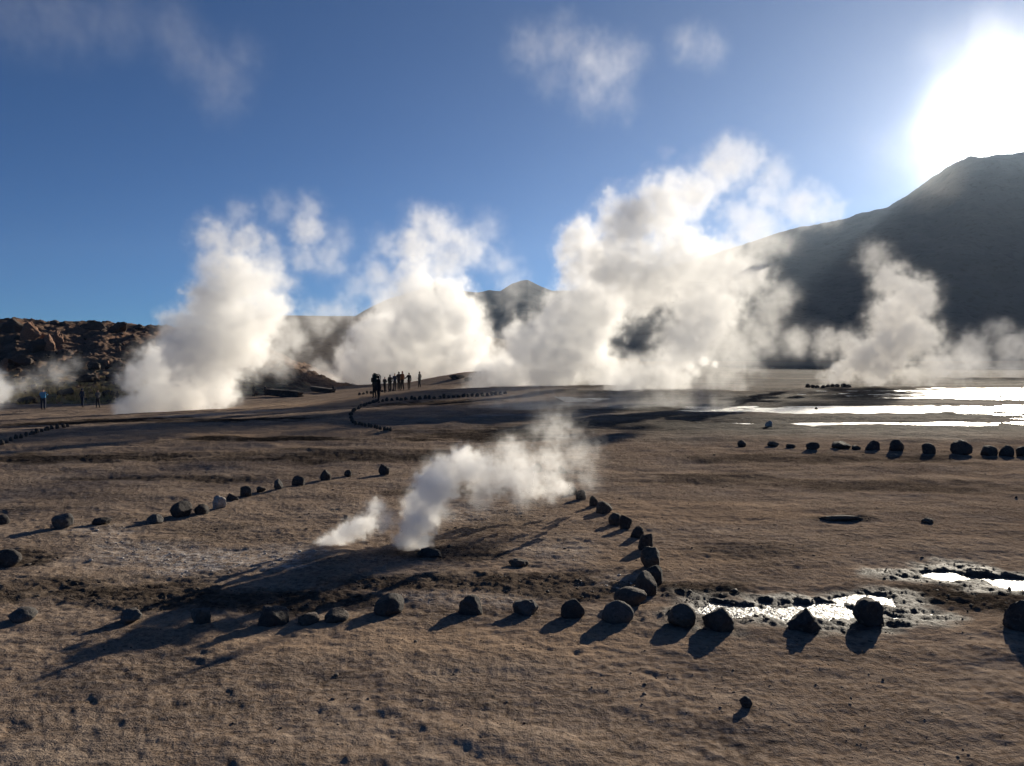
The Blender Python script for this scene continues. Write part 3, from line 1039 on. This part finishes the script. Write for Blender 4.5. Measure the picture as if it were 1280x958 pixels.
def person(px, py, hpx, fig, jacket, trousers, hat, label, group, turn=0.0, width=.84, grounded=None):
    c = hit(px, py, hground) if grounded is None else grounded
    H = hpx * mpp(c.y)
    root = link(bpy.data.objects.new("person", None)); root.empty_display_size = .3
    root.location = c; root.rotation_euler = (0, 0, turn)
    k = H / 1.74
    root.scale = (k * width, k * width, k)
    tag(root, label, "person", group)
    for part, me in FIG[fig].items():
        o = link(bpy.data.objects.new(part, me)); o.parent = root
        m = {'body': SKIN, 'jacket': cloth(jacket), 'trousers': cloth(trousers), 'shoes': cloth('black'), 'hat': cloth(hat), 'hood': cloth(jacket)}[part]
        if not len(me.materials): me.materials.append(m)
        o.material_slots[0].link = 'OBJECT'; o.material_slots[0].material = m
    return root


GRP = "walkers on the path before the steam"
lead = person(473, 503.5, 35, 2, 'black', 'black', 'black', "tallest walker at the head of the path, dark jacket and hood, wearing a backpack", GRP, turn=-.9, width=.86)
person(468.2, 498, 30, 0, 'charcoal', 'black', 'black', "dark walker half hidden at the left shoulder of the tallest one", GRP, turn=.9, width=.74)
person(481, 491, 20, 1, 'charcoal', 'black', 'grey', "walker in dark clothes just right of the tallest one, hands before the chest", GRP, turn=-.4)
person(487.5, 490, 22, 0, 'black', 'black', 'black', "dark hooded walker left in the tight cluster, third silhouette from the left end", GRP, turn=.6)
person(493.5, 489, 22.5, 3, 'navy', 'charcoal', 'black', "walker in a navy jacket in the cluster lifting hands to the face", GRP, turn=.1)
person(498.7, 488, 24, 0, 'brown', 'black', 'brown', "walker in a brown jacket left of the rust coloured one", GRP, turn=-.2)
person(503, 488, 24.5, 2, 'rust', 'black', 'rust', "walker in a rust coloured jacket in the middle of the cluster", GRP, turn=.9, width=.78)
person(511.3, 487, 21.5, 4, 'black', 'brown', 'black', "walker in black at the right end of the cluster reaching out an arm", GRP, turn=2.9)
person(524.5, 484.5, 20.5, 0, 'charcoal', 'charcoal', 'black', "lone walker standing apart on the rise, right of the cluster", GRP, turn=1.2, width=.85)
GR2 = "visitors below the left hill"
person(54, 512, 26, 3, 'blue', 'navy', 'black', "visitor in a bright blue jacket below the left hill", GR2, turn=.3, width=1.1)
person(103, 509, 24, 0, 'navy', 'navy', 'black', "visitor in dark navy below the hill, right of the blue jacket", GR2, turn=-.3)
person(122.5, 510, 23, 1, 'grey', 'charcoal', 'brown', "visitor in a light grey jacket below the hill", GR2, turn=.9)
person(147, 503, 14, 2, 'black', 'black', 'black', "small dark visitor half lost in the edge of the left plume", GR2, turn=.2)
GR3 = "far visitors near the low stone walls"
person(317, 496, 14.5, 0, 'charcoal', 'black', 'black', "far dark visitor left of the longer low stone wall", GR3, turn=.4)
person(331.5, 495.5, 14, 1, 'charcoal', 'black', 'black', "far visitor touching the left end of the longer low wall", GR3, turn=-.5)
person(416.5, 491, 9, 0, 'charcoal', 'black', 'black', "tiny far visitor at the right end of the shorter wall", GR3, turn=.2)

# backpack carried by the leading walker
def backpack():
    bm = bmesh.new()
    bmesh.ops.create_cube(bm, size=1, matrix=Matrix.Diagonal((.30, .18, .50, 1)))
    bmesh.ops.bevel(bm, geom=bm.edges[:], offset=.07, segments=3, affect='EDGES')
    me = bpy.data.meshes.new("pack"); bm.to_mesh(me); bm.free()
    root = link(bpy.data.objects.new("backpack", None)); root.empty_display_size = .2
    mesh_obj("pack", me, cloth('green'), root)
    bm = bmesh.new()
    bmesh.ops.create_cube(bm, size=1, matrix=Matrix.Translation((0, -.11, -.10)) @ Matrix.Diagonal((.24, .09, .24, 1)))
    bmesh.ops.bevel(bm, geom=bm.edges[:], offset=.03, segments=2, affect='EDGES')
    me = bpy.data.meshes.new("pocket"); bm.to_mesh(me); bm.free()
    mesh_obj("pocket", me, cloth('black'), root)
    for s in (-1, 1):
        st = skin("strap", [(s * .11, .06, .16), (s * .115, .16, .20), (s * .115, .285, .08), (s * .12, .24, -.12), (s * .12, .06, -.2)], [(0, 1), (1, 2), (2, 3), (3, 4)], [.022] * 5, 1)
        mesh_obj("strap", st, cloth('black'), root)
    return root


bp = backpack()
M = Matrix.Translation(lead.location) @ Matrix.Rotation(-.9, 4, 'Z')
bp.location = M @ Vector((0, -.21, 1.24)); bp.rotation_euler = (0, 0, -.9)
tag(bp, "dark backpack on the back of the tallest walker", "backpack")


# ------------------------------------------------------------------ steam: each plume is one volume filled by a density field
def steam(name, depth, puffs, label, vox, dens, aniso=.45, base=None, amp=.85, soft=.30, bill=.40, nscale=1.0, spread=.5, seed=0, thr=0.0, fine=.45, mat_col=(1, .998, .99), cat="steam plume", group="steam plumes", extra=1, dslope=0.0, veil_w=.65, veil_s=.22):
    """puffs: (px, py, radius px, weight) at the given depth. The field is the union of the puffs broken up by warped noise."""
    s = mpp(depth)
    rnd = random.Random(seed)
    bx, by = base if base else (puffs[0][0], puffs[0][1])
    org = at(bx, by, depth)
    P = []
    for (px, py, r, w) in puffs:
        rr = r * s
        dd = depth + rnd.uniform(-spread, spread) * rr + (dslope * (px - bx) + .55 * dslope * (by - py)) * s
        rr = r * mpp(dd)
        c = at(px, py, dd) - org
        P.append((c, rr, w))
        for _ in range(extra):
            a = rnd.uniform(0, 2 * math.pi); q = rnd.uniform(.55, .9)
            c2 = c + Vector((math.cos(a) * rr * q, rnd.uniform(-.6, .6) * rr, math.sin(a) * rr * q))
            P.append((c2, rr * rnd.uniform(.35, .6), w * rnd.uniform(.7, 1.0)))
    mean_r = float(np.mean([p[1] for p in P]))
    pad = 1.4
    lo = Vector([min(c[i] - pad * r for c, r, w in P) for i in range(3)])
    hi = Vector([max(c[i] + pad * r for c, r, w in P) for i in range(3)])
    zmin = min(float(hbase(org.x + c.x, org.y + c.y)) for c, r, w in P) - org.z - .35 * mean_r
    lo.z = max(lo.z, zmin)
    v = vox * s
    res = [max(8, min(420, int((hi[i] - lo[i]) / (v * (1.35 if i == 1 else 1) / .70)))) for i in range(3)]

    nt = bpy.data.node_groups.new("steam_field", 'GeometryNodeTree')
    nt.interface.new_socket(name="Geometry", in_out='INPUT', socket_type='NodeSocketGeometry')
    nt.interface.new_socket(name="Geometry", in_out='OUTPUT', socket_type='NodeSocketGeometry')
    k = N(nt)
    pos = k.new('GeometryNodeInputPosition').outputs[0]
    rn = 1.0 / mean_r * nscale
    off = Vector((rnd.uniform(-90, 90), rnd.uniform(-90, 90), rnd.uniform(-90, 90)))
    pn = k.vmath('ADD', k.scale(pos, rn), tuple(off))
    warp = k.scale(k.vmath('SUBTRACT', k.noise(pn, .9, 1, .5, color=True), (.5, .5, .5)), mean_r * 1.15)
    pw = k.vmath('ADD', pos, warp)
    f = None; num = None; den = None
    for (c, r, w) in P:
        d = k.vmath('DISTANCE', pw, tuple(c))
        si = k.math('MULTIPLY_ADD', d, -1.0 / r, 1.0)
        f = si if f is None else k.math('SMOOTH_MAX', f, si, .12)
        u = k.math('MAXIMUM', k.math('ADD', si, .25), 0.0)
        u = k.math('MULTIPLY', u, u)
        num = k.math('MULTIPLY_ADD', u, w, num) if num is not None else k.math('MULTIPLY', u, w)
        den = k.math('ADD', den, u) if den is not None else u
    wav = k.math('DIVIDE', num, k.math('MAXIMUM', den, 1e-4))
    pn2 = k.vmath('ADD', pn, k.scale(k.vmath('SUBTRACT', k.noise(pn, 2.2, 1, .5, color=True), (.5, .5, .5)), .5))
    fb = k.math('MULTIPLY_ADD', k.noise(pn2, 1.9, 6, .64), 2.0, -1.0)
    vo = k.new('ShaderNodeTexVoronoi', feature='F1'); k.put(vo.inputs['Vector'], pn2); vo.inputs['Scale'].default_value = 2.4
    bl = k.math('SUBTRACT', .42, vo.outputs['Distance'])
    g = k.math('ADD', f, k.math('ADD', k.math('MULTIPLY', fb, amp), k.math('MULTIPLY', bl, bill)))
    g = k.math('SUBTRACT', g, thr)
    # softer, thinner edges where the steam is thin
    sf = k.math('MULTIPLY_ADD', k.math('SUBTRACT', 1.0, k.math('MINIMUM', wav, 1.0)), .55, soft)
    core = k.math('DIVIDE', g, sf, clamp=True)
    core = k.math('MULTIPLY', core, core)
    st = k.vmath('MULTIPLY', pn2, (1.0, 1.0, .55))
    torn = k.noise(st, 3.6, 6, .62)
    det = k.math('MULTIPLY_ADD', torn, 2.4 * fine, 1 - 1.2 * fine)
    # veil of thin steam round the core, torn into filaments
    veil = k.math('DIVIDE', k.math('ADD', g, veil_w), veil_w + .35, clamp=True)
    veil = k.math('MULTIPLY', k.math('MULTIPLY', veil, veil), k.math('MULTIPLY', k.math('MULTIPLY_ADD', torn, 4.2, -1.65, clamp=True), veil_s))
    rho = k.math('MULTIPLY', k.math('MULTIPLY_ADD', core, det, veil), k.math('POWER', wav, 1.6))
    vc = k.new('GeometryNodeVolumeCube')
    k.put(vc.inputs['Density'], rho)
    vc.inputs['Background'].default_value = 0.0
    vc.inputs['Min'].default_value = lo; vc.inputs['Max'].default_value = hi
    vc.inputs['Resolution X'].default_value = res[0]; vc.inputs['Resolution Y'].default_value = res[1]; vc.inputs['Resolution Z'].default_value = res[2]
    m = steam_material(name, dens * .46 / mean_r, aniso, mat_col)
    sm = k.new('GeometryNodeSetMaterial'); sm.inputs['Material'].default_value = m
    nt.links.new(vc.outputs[0], sm.inputs[0])
    go = k.new('NodeGroupOutput')
    nt.links.new(sm.outputs[0], go.inputs[0])
    vd = bpy.data.volumes.new(name)
    vd.materials.append(m)
    o = link(bpy.data.objects.new(name, vd))
    o.location = org
    md = o.modifiers.new("steam", 'NODES'); md.node_group = nt
    tag(o, label, cat, group)
    print("steam", name, res, res[0] * res[1] * res[2] / 1e6, "M", len(P))
    return o


steam("steam_plume", 44, [(165, 512, 22, 1), (150, 518, 12, .8), (195, 497, 36, 1), (235, 487, 42, 1), (272, 484, 34, .9), (308, 462, 24, .35), (205, 462, 38, 1), (245, 440, 50, 1), (292, 420, 55, 1), (330, 392, 42, .8),
    (272, 378, 42, 1), (300, 352, 46, .9), (270, 335, 30, .65), (330, 352, 36, .6), (268, 300, 32, .55), (308, 300, 30, .5), (340, 325, 26, .42),
    (362, 425, 32, .5), (400, 400, 32, .42), (425, 385, 24, .35), (345, 448, 32, .4), (385, 287, 30, .48), (380, 325, 24, .4), (387, 262, 24, .36), (410, 325, 30, .32), (350, 262, 26, .26), (425, 300, 26, .24), (300, 265, 22, .3)],
    "tall white steam plume rising before the left hill", 2.0, 3.4, base=(200, 520), seed=1)
steam("steam_plume", 118, [(415, 478, 22, .75), (400, 468, 22, .55), (455, 468, 38, .95), (510, 452, 52, 1), (562, 442, 48, 1), (590, 432, 28, .9), (480, 422, 46, 1), (530, 402, 55, 1), (575, 388, 36, .9), (560, 362, 32, .75),
    (520, 352, 40, .65), (480, 372, 32, .5), (520, 312, 38, .55), (550, 292, 34, .52), (588, 312, 30, .48), (525, 276, 25, .46), (482, 305, 24, .38), (560, 330, 34, .5), (470, 345, 28, .4), (625, 330, 30, .28), (610, 285, 26, .25), (640, 360, 28, .3), (445, 360, 28, .3), (600, 470, 30, 1), (560, 477, 36, 1), (500, 480, 32, 1), (435, 390, 22, .35)],
    "broad white steam bank rising behind the group of walkers", 2.0, 3.4, base=(510, 485), seed=2)
steam("steam_plume", 60, [(598, 485, 22, .7), (570, 490, 10, .5), (640, 474, 42, 1), (690, 455, 55, 1), (660, 432, 38, 1), (715, 425, 52, 1), (740, 385, 52, 1), (700, 405, 40, 1), (755, 470, 36, .8), (730, 340, 36, .95),
    (722, 305, 32, .9), (708, 300, 18, .85), (660, 505, 34, .5), (700, 500, 40, .5), (760, 500, 36, .4), (680, 530, 34, .25), (740, 535, 40, .22)],
    "leaning white steam plume with a knobbly left edge, beside the biggest cream one", 2.0, 3.1, base=(680, 500), seed=3, aniso=.36)
steam("steam_plume", 50, [(790, 478, 38, .75), (835, 468, 42, .7), (865, 430, 55, .75), (882, 380, 60, .85), (805, 345, 56, .95), (765, 330, 46, .95), (845, 330, 56, .9), (900, 332, 46, .8), (780, 283, 46, .9), (830, 262, 46, .85),
    (870, 242, 38, .72), (900, 215, 36, .6), (930, 202, 34, .55), (905, 190, 24, .48), (960, 240, 34, .5), (1000, 260, 36, .5), (1030, 264, 26, .55), (945, 285, 40, .46), (970, 215, 26, .4), (920, 440, 46, .5), (950, 420, 36, .42), (830, 190, 16, .24), (900, 470, 36, .4), (935, 345, 40, .62), (965, 380, 36, .42), (950, 300, 34, .5), (990, 425, 30, .36), (925, 270, 30, .5), (980, 300, 26, .34)],
    "biggest steam plume, a cream cloud spreading right towards the mountain", 2.0, 2.7, base=(830, 490), seed=4, aniso=.33)
steam("steam_plume", 57, [(1030, 479, 7, .9), (1040, 473, 11, 1), (1052, 464, 17, 1), (1075, 450, 26, .95), (1110, 440, 33, .95), (1122, 402, 38, .85), (1142, 370, 32, .75), (1112, 350, 28, .65), (1092, 320, 24, .45), (1150, 422, 32, .7), (1032, 430, 26, .55),
    (1062, 430, 22, .65), (1000, 430, 22, .42), (1170, 458, 28, .6), (1200, 455, 28, .5), (1100, 467, 22, .8), (1140, 468, 22, .6)],
    "cream steam plume fanning up from a vent on the wet flats before the dark mountain", 2.0, 3.2, base=(1035, 482), seed=5, aniso=.14, mat_col=(.995, .985, .965))
steam("steam_plume", 95, [(1180, 462, 18, .5), (1215, 435, 26, .5), (1222, 455, 24, .55), (1262, 432, 26, .5), (1262, 458, 24, .5), (1300, 440, 30, .5), (1310, 462, 24, .5), (1240, 412, 16, .35)],
    "low bank of steam by the right edge at the foot of the dark mountain", 2.2, 3.6, base=(1230, 472), seed=6, aniso=.0, mat_col=(.995, .985, .965))
steam("steam_plume", 6.75, [(504, 698, 10, .9), (507, 688, 14, .95), (512, 675, 20, 1), (520, 656, 26, 1), (530, 634, 29, 1), (541, 612, 30, 1), (556, 592, 28, .95), (578, 582, 26, .9), (602, 590, 30, .78), (632, 596, 30, .68), (662, 600, 30, .66),
    (690, 606, 24, .62), (708, 612, 14, .5), (640, 570, 32, .5), (600, 618, 24, .5), (690, 575, 34, .42), (560, 640, 16, .4), (650, 620, 20, .45), (725, 570, 34, .27), (695, 538, 36, .27), (735, 600, 22, .27)],
    "small white steam plume from the nearest vent, drifting right along the ground", 1.5, 3.0, base=(507, 702), seed=17, spread=.6, dslope=.8)
steam("steam_wisp", 6.9, [(391, 690, 8, .8), (400, 684, 11, .9), (410, 679, 13, .9), (422, 673, 14, .9), (434, 666, 15, .9), (447, 660, 16, .85), (460, 654, 17, .7), (470, 636, 16, .6), (482, 650, 16, .5)],
    "thin low wisp of steam streaming right, left of the nearest plume", 1.2, 3.0, base=(392, 691), seed=8)
steam("steam_plume", 60, [(-2, 490, 22, .7), (-25, 480, 28, .85), (28, 482, 16, .35), (70, 467, 22, .32), (92, 455, 16, .25), (45, 477, 18, .3)],
    "thin steam at the left edge below the hill", 2.0, 3.4, base=(-10, 505), seed=9)
steam("steam_mist", 30, [(660, 520, 50, .5), (700, 545, 60, .5), (770, 530, 56, .45), (690, 590, 45, .36), (640, 555, 40, .36), (830, 520, 50, .42), (740, 575, 45, .34), (880, 510, 40, .36), (620, 515, 36, .4)],
    "thin mist hanging over the ground between the nearest plume and the biggest one", 2.4, 4.6, base=(700, 560), seed=14, amp=.8, soft=1.0, cat="steam mist", veil_s=.3)
steam("steam_wisp", 75, [(862, 458, 8, .6), (880, 452, 8, .7), (893, 455, 6, .6), (870, 466, 8, .4)],
    "small bright puff of steam on the far flats right of the biggest plume", 1.3, 3.0, base=(860, 468), seed=10)
WG = "steam wisps high in the sky"
steam("steam_wisp", 70, [(10, 15, 60, .40), (80, 25, 55, .42), (150, 22, 50, .40), (210, 30, 44, .40), (-50, 10, 60, .40)],
    "faint grey wisp of steam across the top left corner of the sky", 3.0, 1.0, base=(20, 20), seed=11, amp=.7, soft=1.1, group=WG, cat="steam wisp", veil_s=.3, bill=.1)
steam("steam_wisp", 70, [(240, 70, 40, .36), (278, 95, 42, .42), (272, 130, 30, .36), (305, 70, 32, .34)],
    "faint wisp of steam below the top left one", 3.0, 1.0, base=(270, 90), seed=12, amp=.7, soft=1.1, group=WG, cat="steam wisp", veil_s=.3, bill=.1)
steam("steam_wisp", 80, [(665, 60, 36, .40), (700, 58, 36, .42), (738, 75, 38, .55), (758, 88, 34, .55), (785, 72, 30, .42), (740, 115, 36, .40), (775, 125, 28, .34), (860, 55, 28, .44), (888, 62, 26, .42), (690, 100, 30, .30)],
    "pale broken wisp of steam in the sky above the biggest plume", 2.6, 1.3, base=(740, 80), seed=13, amp=.8, soft=1.0, group=WG, cat="steam wisp", veil_s=.3, bill=.1)

steam("steam_wisp", 90, [(1255, 70, 60, .4), (1210, 110, 50, .4), (1175, 165, 45, .4), (1160, 215, 40, .34), (1300, 110, 60, .4), (1120, 190, 40, .26), (1230, 40, 50, .3), (1180, 60, 40, .26)],
    "thin steam wisp added across the sun above the right ridge to make its glare uneven", 3.2, .28, base=(1200, 150), seed=15, amp=.8, soft=1.1, aniso=.8, group=WG, cat="steam wisp", veil_s=.3, bill=.1)  # added wisp that breaks up the glare round the sun

# ------------------------------------------------------------------ haze in the air before the mountains
def haze():
    me = bpy.data.meshes.new("haze")
    bm = bmesh.new()
    bmesh.ops.create_cube(bm, size=1, matrix=Matrix.Translation((0, 500, 340)) @ Matrix.Diagonal((9000, 9000, 800, 1)))
    bm.to_mesh(me); bm.free()
    m, nt, out = mat("haze")
    p = nt.nodes.new('ShaderNodeVolumePrincipled')
    p.inputs['Color'].default_value = (.60, .77, 1, 1)
    p.inputs['Density'].default_value = .000030
    p.inputs['Anisotropy'].default_value = .6
    nt.links.new(p.outputs[0], out.inputs['Volume'])
    tag(mesh_obj("haze", me, m), kind='stuff')


if HAZE: haze()

# ------------------------------------------------------------------ light
w = bpy.data.worlds.new("World"); sc.world = w; w.use_nodes = True
nt = w.node_tree; k = N(nt)
bg = nt.nodes['Background']
sky = k.new('ShaderNodeTexSky', sky_type='NISHITA', sun_disc=False)
sky.sun_elevation = SUN_EL; sky.sun_rotation = SUN_AZ
sky.altitude = 4300; sky.air_density = 1.0; sky.dust_density = .35; sky.ozone_density = 2.2
# the bright aureole round the sun, part of the sky itself
vec = k.new('ShaderNodeTexCoord').outputs['Generated']
dt = k.vmath('DOT_PRODUCT', k.vmath('NORMALIZE', vec), tuple(SUN))
ang = k.math('ARCCOSINE', k.math('MINIMUM', dt, 1.0))      # radians from the sun
g1 = k.math('MULTIPLY', k.math('EXPONENT', k.math('MULTIPLY', k.math('POWER', k.math('DIVIDE', ang, R(2.2)), 2.0), -1.0)), 55.0)
g2 = k.math('MULTIPLY', k.math('EXPONENT', k.math('DIVIDE', ang, -R(4.2))), 9.0)
g3 = k.math('MULTIPLY', k.math('EXPONENT', k.math('DIVIDE', ang, -R(16))), .7)
glow = k.math('ADD', g1, k.math('ADD', g2, g3))
gl = k.scale(k.new('ShaderNodeCombineXYZ').outputs[0], 1.0)
cmb = k.new('ShaderNodeCombineXYZ'); cmb.inputs[0].default_value = 1.0; cmb.inputs[1].default_value = .97; cmb.inputs[2].default_value = .92
SKY_GAIN = (.235, .455, .68)
tot = k.vmath('ADD', k.vmath('MULTIPLY', sky.outputs[0], SKY_GAIN), k.scale(cmb.outputs[0], glow))
nt.links.new(tot, bg.inputs[0])
bg.inputs[1].default_value = .072

sl = bpy.data.lights.new("sun", 'SUN'); sl.energy = 5.0; sl.angle = R(.5); sl.color = (1, .90, .74)
so = link(bpy.data.objects.new("sun", sl))
so.rotation_euler = SUN.to_track_quat('Z', 'Y').to_euler()

# ------------------------------------------------------------------ render
sc.view_settings.view_transform = 'Standard'
sc.view_settings.look = 'None'
sc.view_settings.exposure = 0.5
sc.view_settings.gamma = 1.0
cy = sc.cycles
cy.max_bounces = 24; cy.diffuse_bounces = 2; cy.glossy_bounces = 2; cy.transmission_bounces = 2; cy.volume_bounces = 20; cy.transparent_max_bounces = 8
cy.volume_step_rate = 1.5; cy.volume_max_steps = 512
cy.sample_clamp_indirect = 6
cy.use_adaptive_sampling = True; cy.adaptive_threshold = .02
cy.use_denoising = True
try:
    cy.denoiser = 'OPENIMAGEDENOISE'
except Exception:
    pass
